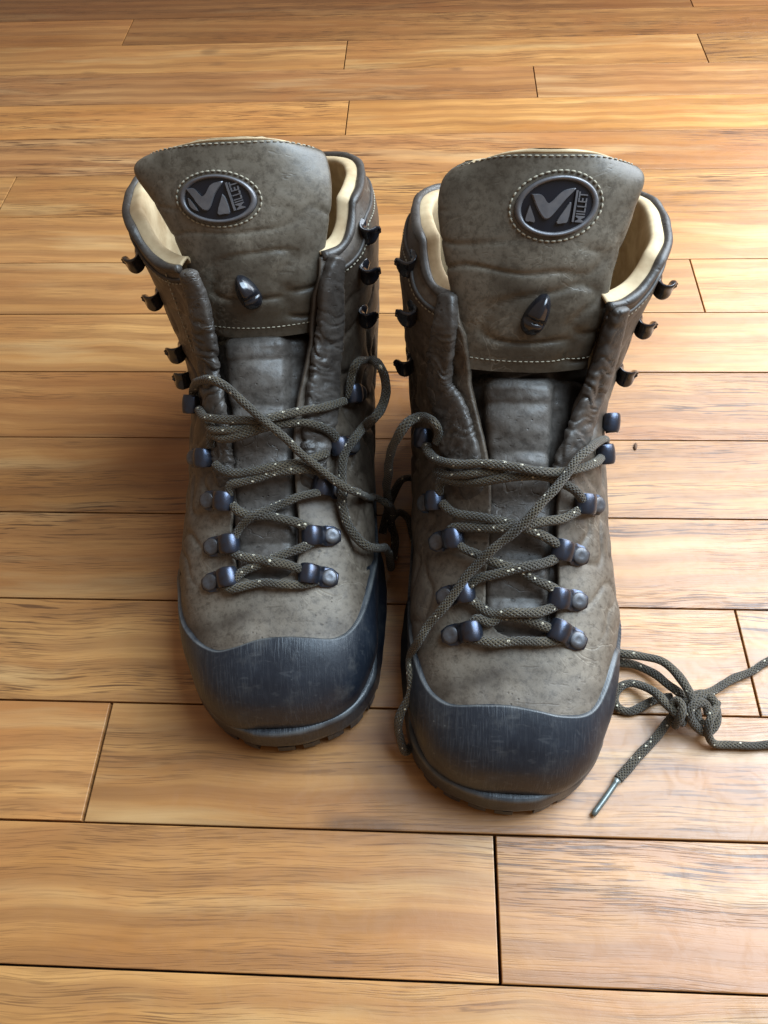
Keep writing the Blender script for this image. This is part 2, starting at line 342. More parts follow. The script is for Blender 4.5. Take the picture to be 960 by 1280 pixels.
def krim(phi):
    ks = np.linspace(16, 20, 81); out = []
    for p in np.atleast_1d(phi):
        z = skin(ks, p)[:, 2]; out.append(np.interp(zrim(p), z, ks))
    return np.array(out)
def gapphi(k, side):
    g = np.interp(k, GAP[:, 0], GAP[:, 1])+(.0075*sstep(16, 18.3, np.asarray(k, float)) if side > 0 else 0); wdt = stab(k, 4 if side > 0 else 5); nt = stab(k, 7)
    return np.arcsin(np.clip((g/wdt)**(nt/2), 0, 1))

_p = np.linspace(-PI, PI, 121); RIM = (_p, krim(_p))
class Boot:
    def __init__(s, origin, ang, mir, label):
        s.mir = mir; s.root = bpy.data.objects.new('hiking_boot', None); COL.objects.link(s.root); s.root.empty_display_size = .05
        s.root.location = (*origin, 0); s.root.rotation_euler = (0, 0, -ang)
        s.root['label'] = label; s.root['category'] = 'boot'; s.root['group'] = 'pair of worn hiking boots'
        c, sn = math.cos(-ang), math.sin(-ang); s.W = Matrix(((c, -sn, 0, origin[0]), (sn, c, 0, origin[1]), (0, 0, 1, 0), (0, 0, 0, 1))); s.Wi = s.W.inverted()
        ks = np.linspace(0, 20, 241); ph = np.linspace(-PI, PI, 241)
        K, PH = np.meshgrid(ks, ph, indexing='ij'); P, N = skin_off(K, PH); s.N = s.flip(N)
        s.K, s.PH = K, PH; s.P = s.flip(P); s.nc = 241
        s.bvh = BVHTree.FromPolygons([Vector(p) for p in s.P.reshape(-1, 3)], [tuple(f) for f in grid_faces(241, 241).tolist()])
    def flip(s, P):
        P = np.array(P, float); P[..., 0] *= s.mir; return P
    def loc(s, p): return np.array(s.Wi @ Vector(p))
    def fwd(s, p): return np.array(s.W @ Vector(p))
    def hit(s, px, py):
        """where the sight line of a picture point meets this boot's outer skin (local frame)"""
        o = Vector(s.loc(C0)); d = s.Wi.to_3x3() @ Vector(pixdir(px, py)); d.normalize()
        h, n, i, dist = s.bvh.ray_cast(o, d)
        if h is None:
            h, n, i, dist = s.bvh.find_nearest(o+d*((s.P.reshape(-1, 3).mean(0)-np.array(o))@np.array(d)))
            best = 9
            for t in np.linspace(.15, .45, 61):
                hh, nn, ii, dd = s.bvh.find_nearest(o+d*t)
                if dd < best: best = dd; h, i = hh, ii
        r, c = divmod(i, 240); return np.array(h), s.N[r, c], s.K[r, c], s.PH[r, c], (r, c)
    def tang(s, rc):
        r, c = rc; P = s.P; te = P[r, min(c+1, 240)]-P[r, max(c-1, 0)]; te = te*(-1 if s.PH[r, c] > 0 else 1)  # towards the throat
        tk = P[min(r+1, 240), c]-P[max(r-1, 0), c]
        return te/np.linalg.norm(te), tk/np.linalg.norm(tk)

    # -- leather upper
    def upper(s):
        nc, nr = 300, 260
        phr = np.linspace(0, 1, nc); gi, go = gapphi(np.array([18.5]), 1)[0], gapphi(np.array([18.5]), -1)[0]
        def ph(k, c):
            a, b = gapphi(k, 1), gapphi(k, -1); x = a+(2*PI-a-b)*c; return np.where(x > PI, x-2*PI, x)
        pr = ph(np.full(nc, 18.5), phr); kr = krim(pr); km = (kr[0]+kr[-1])/2; bl = np.clip(1-np.minimum(phr, 1-phr)/.12, 0, 1); kr = kr+(km-kr)*bl
        rr = np.linspace(0, 1, nr)[:, None]; K = rr*kr[None, :]; PHI = ph(K, phr[None, :])
        P, N = skin_off(K, PHI)
        fl_ = P.reshape(-1, 3)
        d = vnoise(fl_, 45, 3.1+s.mir)*.0007+vnoise(fl_, 110, 1.3)*.00035
        # ankle folds running round the shaft and flex creases over the vamp
        kk = K.ravel(); ap = np.abs(PHI.ravel())
        q = fl_*np.array([18, 60, 60])
        wr = np.array([1-abs(noise.noise(Vector(p)))*2.6 for p in q]); wr = np.clip(wr, 0, 1)**3
        d -= wr*.0030*np.exp(-((kk-13.6)/2.4)**2)*sstep(.2, .7, ap)
        d -= wr*.0014*np.exp(-((kk-9.6)/1.6)**2)*sstep(.25, .6, ap)
        # throat edge swells slightly
        P = P+N*d.reshape(K.shape)[..., None]
        dust_or_lit = .62*np.exp(-((kk-7.0)/2.4)**2)*sstep(1.25, .3, ap)*(fl_[:, 2] > .03)+.10*sstep(11, 8, kk)
        o = mesh('upper', s.flip(P).reshape(-1, 3), grid_faces(nr, nc) if s.mir > 0 else grid_faces(nr, nc)[:, ::-1], M['leather'], s.root, attrs={'dust_or_lit': dust_or_lit})
        wd = o.modifiers.new('weld', 'WELD'); wd.merge_threshold = 2e-5
        md = o.modifiers.new('thickness', 'SOLIDIFY'); md.thickness = .0026; md.offset = -1; md.use_even_offset = False
        s.o_upper = o
        # heel seam strip and collar edge
        n = 160; c = np.linspace(0, 1, n); pr = ph(np.full(n, 18.5), c); k0 = np.interp(c, phr, kr)
        A, NN = skin_off(k0, pr)
        # binding: a slim rolled edge following the rim
        s.tube('collar_edge', s.flip(A-NN*(.0008+.0007*vnoise(A, 60, 4))[:, None]), .0024+.0007*vnoise(A, 90, 8), M['leather_roll'], s.root, n=10)
        # lining: padded, hangs inside from the rim
        prof = [(.02, .0028), (.06, .0045), (.09, .0075), (.02, .0090), (-.3, .0100), (-.8, .0100), (-1.5, .0090), (-2.1, .008), (-2.6, .004)]
        R = []
        for dk, off in cr(np.array(prof), 4): R.append(skin_off(k0+dk, pr+np.sign(pr)*.22*sstep(-.2, -1.2, dk)*np.clip(1-np.abs(pr)/1.4, 0, 1), -off*np.ones(n))[0])
        R = np.array(R); R += (vnoise(R.reshape(-1, 3), 55, 7)*.0010).reshape(R.shape[:2])[..., None]*skin_off(k0, pr)[1][None]
        o = mesh('collar_lining', s.flip(R).reshape(-1, 3), grid_faces(len(R), n), M['lining'], s.root)
        md = o.modifiers.new('thickness', 'SOLIDIFY'); md.thickness = .0012; md.offset = 0
        # seam: a sunken groove line with stitches 7 mm below the rim
        ks = k0-.55; L, N2 = skin_off(ks, pr, .0003*np.ones(n)); s.stitches(s.flip(L), s.flip(N2), .0026, M['thread'], .00038)
        for sd in (1, -1):
            kq = np.linspace(14.8, krim(np.array([sd*.62]))[0]-.25, 60); aq = gapphi(kq, sd)+.16
            L2, N3 = skin_off(kq, sd*aq, .0003*np.ones(60)); s.stitches(s.flip(L2), s.flip(N3), .0026, M['thread'], .00038)
        L, N2 = skin_off(k0-.42, pr, .0*np.ones(n)); s.tube('piping', s.flip(L), .0011, M['leather_dark'], s.root, n=6)
    def tube(s, name, P, r, mat, parent, n=10, uv=False, closed=False, flat=None, side=None, attrs=None, mk=True):
        P = np.asarray(P, float); T = frames(P); r = np.broadcast_to(np.asarray(r, float), (len(P),))
        if side is None:
            side = np.zeros_like(P); v = np.cross(T[0], [0, 0, 1.]); v = v if np.linalg.norm(v) > .1 else np.cross(T[0], [1., 0, 0])
            for i in range(len(P)):
                v = v-T[i]*(v@T[i]); v /= np.linalg.norm(v)+1e-12; side[i] = v
        B = np.cross(side, T); B /= np.linalg.norm(B, axis=1)[:, None]+1e-12
        f = 1. if flat is None else flat
        a = np.linspace(0, 2*PI, n, endpoint=False)
        V = P[:, None]+r[:, None, None]*(np.cos(a)[None, :, None]*side[:, None]+f*np.sin(a)[None, :, None]*B[:, None])
        V = V.reshape(-1, 3); F = grid_faces(len(P), n, True).tolist(); nn = len(P)*n
        F += [list(range(n))[::-1], list(range(nn-n, nn))]
        if not mk: return V, F
        return mesh(name, V, F, mat, parent, attrs=attrs)
    def stitches(s, P, N, step, mat, r, length=.66, name='stitching', parent=None):
        """small separate thread stitches along a path (too fine to pick apart: one part)"""
        Q, t = even(np.hstack([P, N]), step/2); V = []; F = []
        for i in range(0, len(Q)-1, 2):
            a, b = Q[i, :3], Q[i+1, :3]; n = Q[i, 3:]; n = n/(np.linalg.norm(n)+1e-9); m_ = (a+b)/2; d = (b-a); L = np.linalg.norm(d)
            if L < 1e-6: continue
            d /= L; L = step*length/2; sd = np.cross(n, d)
            base = len(V)
            for x, q in ((-L, .3), (-L*.6, .95), (L*.6, .95), (L, .3)):
                for aa in range(6):
                    an = aa*PI/3; V.append(m_+d*x+(sd*math.cos(an)+n*math.sin(an))*r*q)
            for k in range(3):
                for aa in range(6): F.append((base+k*6+aa, base+k*6+(aa+1) % 6, base+k*6+6+(aa+1) % 6, base+k*6+6+aa))
        o = mesh(name, V, F, mat, parent or s.root); o['kind'] = 'stuff'; return o

    # -- rubber toe cap and rand
    def rand(s, bpx):
        poly = []
        for q in bpx: h = s.hit(*q)[0]; poly.append((h[0]*s.mir, h[1]))
        poly = sorted(poly)
        U = np.array([p[0] for p in poly]); Vv = np.array([p[1] for p in poly])
        C = cr(np.array(poly), 10); us = np.linspace(U[0], U[-1], 160); vs = np.interp(us, np.maximum.accumulate(C[:, 0]), C[:, 1])
        kk = np.exp(-np.linspace(-2, 2, 13)**2); kk /= kk.sum(); vs = np.convolve(np.r_[[vs[0]]*6, vs, [vs[-1]]*6], kk, 'valid')
        nr, nc = 430, 380
        K = np.concatenate([np.linspace(0, 9.5, 300), np.linspace(9.5, 16.2, 131)[1:]])[:, None]; PHI = np.linspace(-PI, PI, nc)[None, :]
        K, PHI = np.broadcast_arrays(K, PHI)
        P, N = skin_off(K, PHI)
        X = P[..., 0]; Y = P[..., 1]; Z = P[..., 2]
        fp = np.interp(X, us, vs)-Y                     # >0 in front of the cap line
        slope = np.gradient(vs, us); sl = np.interp(X, us, slope); fp = fp/np.sqrt(1+sl**2)
        zs = np.interp(Y, [0, .045, .075, .11, .2, .3, .32], [.050, .052, .044, .038, .036, .040, .040])
        fz = (zs-Z)
        h = .004; d = fp-fz; f = np.where(np.abs(d) < h, np.maximum(fp, fz)+(h-np.abs(d))**2/(4*h), np.maximum(fp, fz))
        off = -.0006+.0022*sstep(-.0005, .0006, f)
        d = vnoise(P[::4, ::4].reshape(-1, 3), 40, 5).reshape(P[::4, ::4].shape[:2])
        P = P+N*off[..., None]
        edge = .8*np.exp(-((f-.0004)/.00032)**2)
        F = grid_faces(nr, nc); keep = (f.ravel()[F] > -.0012).any(1); F = F[keep]
        if s.mir > 0: F = F[:, ::-1]
        used = np.unique(F); mp = np.full(nr*nc, -1); mp[used] = np.arange(len(used))
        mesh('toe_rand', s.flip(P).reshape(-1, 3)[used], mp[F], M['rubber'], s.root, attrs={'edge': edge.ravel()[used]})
    def sole(s):
        inn = [(-.0010, 0), (-.0003, .011), (.0018, .0200), (.0078, .0345), (.0170, .0450), (.0320, .0525), (.056, .0565), (.085, .0590), (.11, .0575), (.14, .052), (.17, .046), (.20, .0425), (.24, .0425), (.27, .042), (.293, .035), (.305, .022), (.3095, .008), (.310, 0)]
        out = [(-.0010, 0), (.0000, .009), (.0032, .0168), (.0105, .0295), (.0190, .0372), (.0320, .0448), (.056, .0528), (.085, .0575), (.11, .0560), (.14, .051), (.17, .046), (.20, .0425), (.24, .0425), (.27, .042), (.293, .035), (.305, .022), (.3095, .008), (.310, 0)]
        a = cr(np.array([(u, v) for v, u in inn]), 8); b = cr(np.array([(-u, v) for v, u in out]), 8)
        o = np.vstack([a, b[::-1][1:-1]]); o, _ = even(np.vstack([o, o[:1]]), .0015); o = o[:-1]; n = len(o)
        T = np.roll(o, -1, 0)-np.roll(o, 1, 0); N = np.stack([T[:, 1], -T[:, 0]], 1); N /= np.linalg.norm(N, axis=1)[:, None]
        if (N[5]@(o[5]-np.array([0, .15]))) < 0: N = -N
        spring = .0065*np.clip(1-o[:, 1]/.045, 0, 1)**2
        rows = [(-.004, .0042), (.0002, .0046), (.0018, .0062), (.0021, .0100), (.0014, .0150), (.0005, .0195), (.0000, .0214), (-.0007, .0223), (-.0018, .0225), (-.012, .0225)]
        V = []; ed = []
        for ins, z in rows:
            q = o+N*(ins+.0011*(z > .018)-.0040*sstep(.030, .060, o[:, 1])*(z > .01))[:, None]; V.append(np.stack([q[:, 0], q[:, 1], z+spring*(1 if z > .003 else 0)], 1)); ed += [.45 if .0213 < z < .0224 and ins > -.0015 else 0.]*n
        V = np.array(V); V[1:7] += (vnoise(V[1:7].reshape(-1, 3), 120, 2)*.00035).reshape(6, n)[..., None]*np.concatenate([N, np.zeros((n, 1))], 1)[None]
        V = V.reshape(-1, 3); F = grid_faces(len(rows), n, True).tolist(); F += [list(range(n))[::-1], list(range(len(V)-n, len(V)))]
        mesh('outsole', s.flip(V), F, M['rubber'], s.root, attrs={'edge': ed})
        # lugs of the tread round the edge
        LV = []; LF = []; step = 9
        for i in range(0, n-step, step):
            w_ = 6
            pts = [o[i]+N[i]*.0014, o[min(i+w_//2, n-1)]+N[min(i+w_//2, n-1)]*.0016, o[(i+w_) % n]+N[(i+w_) % n]*.0014, o[(i+w_) % n]-N[(i+w_) % n]*.011, o[i]-N[i]*.011]
            sp = spring[i]*.6; b0 = len(LV)
            for zz, ii in ((.0002, .0006), (.0062, 0)):
                for k_, p in enumerate(pts):
                    LV.append((p[0], p[1], zz+sp))
            m_ = len(pts); LF += [[b0+k_ for k_ in range(m_)][::-1], [b0+m_+k_ for k_ in range(m_)]]+[[b0+k_, b0+(k_+1) % m_, b0+m_+(k_+1) % m_, b0+m_+k_] for k_ in range(m_)]
        t = mesh('tread', s.flip(LV), LF, M['rubber'], s.root, smooth=False); t['kind'] = 'stuff'
    # -- lower tongue showing through the throat
    def gusset(s):
        K = np.linspace(7.0, 14.95, 150)[:, None]; X = np.linspace(-1, 1, 60)[None, :]
        K, X = np.broadcast_arrays(K, X); hw = np.interp(K, [7, 9, 12, 14, 17], [.021, .023, .027, .038, .048])
        wi = np.where(X > 0, stab(K, 4), stab(K, 5)); nt = stab(K, 7); ph = np.arcsin(np.clip((np.abs(X)*hw/wi)**(nt/2), 0, 1))*np.sign(X)
        mid = np.interp(K, [7, 8.5, 11, 13, 14.4, 14.75, 14.95], [.0040, .0042, .0045, .0060, .0082, .0100, .0150])
        pad = np.zeros_like(K)
        for c_, wd in ((7.9, .42), (9.0, .50), (10.3, .55), (11.8, .6), (13.4, .8), (14.8, .5)): pad += np.exp(-((K-c_)/wd)**4)
        cw = np.interp(K, [7, 11, 13, 16], [.68, .60, .50, .46]); cen = sstep(cw+.13, cw-.10, np.abs(X-(.12 if s.mir < 0 else -.04)))+.25*sstep(.8, 1., np.abs(X))
        off = -mid+.0034*pad*cen-.0024*(1-cen)
        P, N = skin_off(K, ph, off)
        q = P.reshape(-1, 3); wr = vnoise(q*np.array([.35, 1, 1]), 100, 9)*.0022+vnoise(q, 260, 4)*.0003
        P = P+N*wr.reshape(K.shape)[..., None]
        o = mesh('lower_tongue', s.flip(P).reshape(-1, 3), grid_faces(150, 60), M['leather_roll'], s.root, attrs={'dust_or_lit': (.30*cen).ravel()})  # pad centre painted paler to stand in for light falling on it
        md = o.modifiers.new('thickness', 'SOLIDIFY'); md.thickness = .002; md.offset = 0
        K = np.linspace(14.6, 17.2, 40)[:, None]; X = np.linspace(-1, 1, 60)[None, :]; K, X = np.broadcast_arrays(K, X); ph = np.arcsin(np.clip((np.abs(X)*.044/np.where(X > 0, stab(K, 4), stab(K, 5)))**(stab(K, 7)/2), 0, 1))*np.sign(X)
        P, N = skin_off(K, ph, -.0115-.003*np.abs(np.sin(K*5+X*3))+.002*np.sin(X*9+K*2)); mesh('fold', s.flip(P).reshape(-1, 3), grid_faces(40, 60), M['leather_roll'], s.root)
        kk = 14.45; x = np.linspace(-.75, .75, 40)*.033; pp = np.arcsin((np.abs(x)/stab(np.full(40, kk), 4))**(stab(np.full(40, kk), 7)/2))*np.sign(x)
        kv = kk+0*x
        L, N2 = skin_off(kv, pp, -np.interp(np.abs(x), [0, .012, .02, .03], [.0085, .0090, .0135, .0145])); s.stitches(s.flip(L), s.flip(N2), .0027, M['thread'], .0004)
    # -- padded upper tongue
    def tongue(s, rows):
        R = np.array(rows); R = cr(R, 26); nt = len(R); tau = np.linspace(0, 1, nt)
        # rows: v z uL uR dv (picture left / right)
        na = 72; V = np.zeros((nt, na, 3)); psi = np.linspace(0, 2*PI, na, endpoint=False)
        d = np.gradient(R[:, :2], axis=0); d /= np.linalg.norm(d, axis=1)[:, None]; nv, nz = -d[:, 1], d[:, 0]     # front normal (towards the viewer: -v,+z)
        th = np.interp(tau, [0, .08, .45, .7, .86, .93, .97, .99, 1], [.0028, .0038, .0052, .0070, .0076, .0066, .0044, .0022, .0002])
        x = np.sign(np.cos(psi))*np.abs(np.cos(psi))**.72; y = np.sign(np.sin(psi))*np.abs(np.sin(psi))**.85
        for i in range(nt):
            v0, z0, ul, ur, dv = R[i]
            u = np.where(x < 0, x*ul, x*ur); bend = dv*x*x
            t = th[i]*y-th[i]
            V[i, :, 0] = u; V[i, :, 1] = v0+bend+nv[i]*t; V[i, :, 2] = z0-(.002+.0085*sstep(.45, 1., tau[i]))*np.abs(x)**2.6+nz[i]*t
        N = gnormals(V, True); q = V.reshape(-1, 3)
        dd = vnoise(q, 30, 11+s.mir)*.0014+vnoise(q*np.array([.5, 1, 1.]), 95, 2)*.0003
        low = sstep(.55, .1, np.repeat(tau, na))
        cre = np.array([1-abs(noise.noise(Vector((p[0]*22, p[1]*55, p[2]*70))))*3 for p in q]); dd -= np.clip(cre, 0, 1)**3*.0019*low
        sg = -1 if N[nt//2, na//4]@np.array([0, -1, .6]) < 0 else 1
        V = V+sg*N*dd.reshape(nt, na)[..., None]
        s.tV = V.copy()
        fr = (psi >= 0) & (psi <= PI+1e-6); fi = np.where(fr)[0]; fi = np.r_[np.arange(na-9, na), fi, fi[-1]+np.arange(1, 10)]
        cut = nt
        A = V[:, fi]; du = .10+.35*np.clip(vnoise(A.reshape(-1, 3), 40, 21), 0, 1)*sstep(.75, .3, np.repeat(tau, len(fi)))
        TF = grid_faces(nt, len(fi)); xf = np.abs(x[fi])[TF[:, 0] % len(fi)]; TF = TF[tau[TF[:, 0]//len(fi)] < .815+.07*xf**4]
        o = mesh('tongue', A.reshape(-1, 3), TF, M['leather_tongue'], s.root, attrs={'dust_or_lit': du})
        s.o_tongue = o
        nn = sg*gnormals(V, True)
        Bk = V-nn*.0006; F = grid_faces(nt, na, True)
        r = F[:, 0]//na; c = F[:, 0] % na; back = (c > fi[-1]-2) & (c < na-8) & (r > 5)
        keep = back | (tau[r] > .79); mesh('tongue_lining', (V+nn*(.0007*sstep(.82, .86, tau)-.0004)[:, None, None]).reshape(-1, 3), F[keep], M['lining'], s.root)
        tr = BVHTree.FromPolygons([Vector(p) for p in V.reshape(-1, 3)], [tuple(f) for f in F.tolist()]); s.tb = tr
        # stitches under the top edge and along the bottom seam
        row = int(nt*.79); s.stitches(V[row, fi[11:-11]]+nn[row, fi[11:-11]]*.0003, nn[row, fi[11:-11]], .0030, M['thread'], .00036)
        s.stitches(V[6, fi[12:-12]]+nn[6, fi[12:-12]]*.0001, nn[6, fi[12:-12]], .0026, M['thread'], .00030)
    def thit(s, px, py):
        o = Vector(s.loc(C0)); d = s.Wi.to_3x3() @ Vector(pixdir(px, py)); d.normalize(); h, n, i, dist = s.tb.ray_cast(o, d)
        n = np.array(n); n = n if n@np.array(d) < 0 else -n
        return np.array(h), n
    # -- oval badge
    def badge(s, c, right, top, strokes, bar, text):
        h, n = s.thit(*c)
        # smooth normal from neighbours
        hs = [s.thit(c[0]+dx, c[1]+dy)[0] for dx, dy in ((-40, 0), (40, 0), (0, -26), (0, 26))]
        ex = hs[1]-hs[0]; ey = hs[2]-hs[3]; n = np.cross(ex, ey); n /= np.linalg.norm(n)
        def onplane(px, py):
            o = s.loc(C0); d = np.array(s.Wi.to_3x3() @ Vector(pixdir(px, py))); return o+d*(((h-o)@n)/(d@n))
        R_ = onplane(*right)-onplane(*c); a = np.linalg.norm(R_); ex = R_/a; ey = np.cross(n, ex); b = abs((onplane(*top)-onplane(*c))@ey)
        c0 = onplane(*c)
        def uvp(px, py): q = onplane(px, py)-c0; return q@ex, q@ey
        def on(x, y, lift):
            p = c0+ex*x+ey*y+n*.02; hh, nn, i, dd = s.tb.ray_cast(Vector(p), Vector(-n), .05)
            q = (c0+ex*x+ey*y) if hh is None else np.array(hh)
            q = q*.35+(c0+ex*x+ey*y-n*(.0022*((x/a)**2)))*.65 if hh is not None else q
            return q+n*lift
        def ringmesh(name, prof, mat, parent, cap=True, N=72):
            V = []
            for f, lift in prof:
                for t in np.linspace(0, 2*PI, N, endpoint=False): V.append(on(a*f*math.cos(t), b*f*math.sin(t), lift))
            F = grid_faces(len(prof), N, True).tolist()
            if cap: V.append(on(0, 0, prof[-1][1])); F += [(len(V)-1, (len(prof)-1)*N+i, (len(prof)-1)*N+(i+1) % N) for i in range(N)]
            return mesh(name, V, F, mat, parent)
        bd = ringmesh('badge', [(1.0, -.001), (1.0, .0006), (.985, .0012), (.93, .0013), (.86, .0013), (.7, .0013), (.5, .0013), (.25, .0013)], M['badge_black'], s.root)
        ringmesh('badge_rim', [(1.0, .0011), (.985, .0022), (.95, .0027), (.90, .0026), (.86, .0021), (.84, .0010)], M['badge_grey'], bd, cap=False)
        for pg in strokes:
            P2 = cr(np.array([uvp(*q) for q in pg]+[uvp(*pg[0])]), 4 if len(pg) > 5 else 3)[:-1]; cc = P2.mean(0); V = []
            for f, l in ((1.0, .0010), (1.0, .0020), (.93, .0026)):
                for q in P2: q = cc+(q-cc)*f; V.append(on(q[0], q[1], l))
            N = len(P2); F = grid_faces(3, N, True).tolist()+[list(range(2*N, 3*N))]
            mesh('logo', V, F, M['badge_grey'], bd, smooth=False)
        (x0, y0), (x1, y1) = uvp(*bar[0]), uvp(*bar[1]); d = np.array([x1-x0, y1-y0]); L = np.linalg.norm(d); d /= L; pr_ = np.array([-d[1], d[0]])
        w_ = .00045; V = []
        for l in (.001, .0026):
            for t in np.linspace(0, L, 6):
                for sd in (-w_, w_): q = np.array([x0, y0])+d*t+pr_*sd; V.append(on(q[0], q[1], l))
        F = [(12+2*i, 13+2*i, 15+2*i, 14+2*i) for i in range(5)]+[(2*i, 2*i+2, 14+2*i, 12+2*i) for i in range(5)]+[(2*i+1, 13+2*i, 15+2*i, 2*i+3) for i in range(5)]
        mesh('logo_bar', V, F, M['badge_grey'], bd, smooth=False)
        cu = bpy.data.curves.new('t', 'FONT'); cu.body = text; cu.size = 1; cu.extrude = .1; cu.offset = .012; cu.resolution_u = 3
        to = bpy.data.objects.new('t', cu); COL.objects.link(to); bpy.context.view_layer.update()
        me = bpy.data.meshes.new_from_object(to.evaluated_get(bpy.context.evaluated_depsgraph_get())); bpy.data.objects.remove(to)
        v = np.array([x.co[:] for x in me.vertices]); mn, mx = v.min(0), v.max(0)
        TL, TH = L*.97, .0040
        # reads upwards along the bar, letters' tops towards the bar
        for x in me.vertices:
            tx = (x.co.x-mn[0])/(mx[0]-mn[0])*TL; ty = (x.co.y-mn[1])/(mx[1]-mn[1])*TH; q = np.array([x0, y0])+d*tx-pr_*(.0010+TH-ty); x.co = on(q[0], q[1], .0022 if x.co.z > 0 else .001)
        me.materials.append(M['badge_grey']); link('lettering', me, bd)
        t = np.linspace(0, 2*PI, 160); P = np.array([on(a*1.105*math.cos(q), b*1.15*math.sin(q), 0) for q in t])
        P2 = []
        for q in t:
            p = c0+ex*a*1.105*math.cos(q)+ey*b*1.15*math.sin(q); hh, nn, i, dd = s.tb.ray_cast(Vector(p+n*.02), Vector(-n), .06); P2.append(np.array(hh)+n*.0005 if hh is not None else p)
        s.stitches(np.array(P2), np.tile(n, (160, 1)), .0027, M['thread'], .00048, .75)
    # -- padded rolls beside the throat
    def roll(s, path, wr=1.):
        """path: (px, py, half width, lift)"""
        P = []; N = []
        for px, py, hw, lift in path:
            h, n, k, ph, rc = s.hit(px, py); P.append(np.r_[h+n*lift, n, hw])
        C = cr(np.array(P), 10); C, t = even(C, .0007); n = 40; T = frames(C[:, :3]); NN = C[:, 3:6]
        NN = NN-T*np.sum(NN*T, 1)[:, None]; NN /= np.linalg.norm(NN, axis=1)[:, None]; S = np.cross(NN, T); hw = C[:, 6]
        a = np.linspace(0, 2*PI, n, endpoint=False); tt = t/t[-1]; endf = np.sqrt(np.clip(1-np.clip((.012-tt)/.012, 0, 1)**2, .45, 1))*np.sqrt(np.clip(1-np.clip((tt-.80)/.20, 0, 1)**2, .02, 1)); C[:, :3] -= C[:, 3:6]*(.004*sstep(.72, 1., tt))[:, None]
        cs = np.sign(np.cos(a))*np.abs(np.cos(a))**.8; sn = np.sign(np.sin(a))*np.abs(np.sin(a))**.62
        V = C[:, None, :3]+endf[:, None, None]*(hw[:, None, None]*cs[None, :, None]*S[:, None]+.0036*sn[None, :, None]*NN[:, None])
        out = V-C[:, None, :3]; out /= np.linalg.norm(out, axis=-1, keepdims=True)+1e-9
        q = V.reshape(-1, 3); A = np.repeat(t, n)
        # cross folds: short along the roll, long across it
        fold = np.array([noise.noise(Vector((aa*330+noise.noise(Vector(p)*60)*2.4, p[0]*45, 3.3))) for aa, p in zip(A, q)])
        fold2 = np.array([1-2.6*abs(noise.noise(Vector((aa*170+noise.noise(Vector(p)*90)*2, p[0]*60, 8.1)))) for aa, p in zip(A, q)])
        mod = (.25+.75*sstep(.12, .4, tt))*sstep(1., .72, tt)*(.45+.55*np.clip(vnoise(C[:, :3], 40, 5)*2+.5, 0, 1)); mod = np.repeat(mod, n)
        V = V+out*((fold*.0011-np.clip(fold2, 0, 1)**3*.0026)*mod*wr+vnoise(q, 300, 6)*.00025).reshape(len(C), n)[..., None]
        V = V.reshape(-1, 3); F = grid_faces(len(C), n, True).tolist(); F += [list(range(n))[::-1], list(range(len(V)-n, len(V)))]
        mesh('throat_padding', V, F, M['leather_roll'], s.root, attrs={'dust_or_lit': np.full(len(V), .05)})
    # -- hardware
    def place(s, me, pos, e, n, name, sub=None, subM=None):
        n = n/np.linalg.norm(n); e = e-n*(e@n); e /= np.linalg.norm(e); t = np.cross(n, e)
        Mx = Matrix(((e[0], t[0], n[0], pos[0]), (e[1], t[1], n[1], pos[1]), (e[2], t[2], n[2], pos[2]), (0, 0, 0, 1)))
        o = link(name, me, s.root, Mx)
        if sub: r = link('rivet', sub, o, subM)
        return o
    def loop(s, tub, riv=None, lift=.0):
        h, n, k, ph, rc = s.hit(*tub)
        if riv: g = s.hit(*riv); e = h-g[0]
        else: e, _ = s.tang(rc)
        e = e-n*(e@n); e /= np.linalg.norm(e)
        # the tube crown stands above the skin: step back along the sight line so it shows where it should
        d = s.loc(C0)-h; d /= np.linalg.norm(d); h2 = h-(d-n*(d@n))*.004
        s.place(LOOP_ME, h2+n*lift, e, n, 'lace_loop', RIVET_ME, Matrix.Translation((-.0100, 0, .0009)))
        return h2, e, n
    def hook(s, px, py, lift=.0):
        h, n, k, ph, rc = s.hit(px, py); e, tk = s.tang(rc); e = e*.85-tk*.5
        d = s.loc(C0)-h; d /= np.linalg.norm(d); h2 = h-(d-n*(d@n))*.004
        s.place(HOOK_ME, h2+n*lift, e, n, 'lace_hook')
    # -- laces
    def lpts(s, path):
        out = []
        for q in path:
            if len(q) == 3:
                h, n, *_ = s.hit(q[0], q[1]); d = s.loc(C0)-h; d /= np.linalg.norm(d)
                out.append(h+d*min(q[2]/max(.45, d@n), .02))
            elif q[2] == 'z': out.append(s.loc(at_z(q[0], q[1], q[3])))
            else: out.append(s.loc(at_y(q[0], q[1], q[3])))
        return out
    def lace(s, paths, label=None, r=.00235, ends=()):
        V = []; F = []; UV = []; off = 0.
        for path in paths:
            P = cr(np.array(s.lpts(path)), 14); P, t = even(P, .0008)
            k = np.ones(5)/5; Ps = np.stack([np.convolve(np.r_[[P[0, c]]*2, P[:, c], [P[-1, c]]*2], k, 'valid') for c in range(3)], 1); P = Ps+np.stack([vnoise(P, 70, q) for q in (1.1, 5.2, 9.3)], 1)*.0009
            n = 12; rr = r*(1+.16*vnoise(P, 110, 3)); v, f = s.tube('', P, rr*1.06, None, None, n=n, mk=False, flat=.86)
            b = len(V); V += v.tolist(); F += [[x+b for x in q] for q in f]
            off += 1.37
            for i in range(len(P)):
                for j in range(n): UV.append((j/n, t[i]+off))
        # per-loop uv so that the seam of the tube closes
        me_uv = []
        for f in F:
            u = [UV[x] for x in f]
            if len(f) == 4 and max(a[0] for a in u)-min(a[0] for a in u) > .5: u = [(a[0]+1 if a[0] < .5 else a[0], a[1]) for a in u]
            me_uv += u
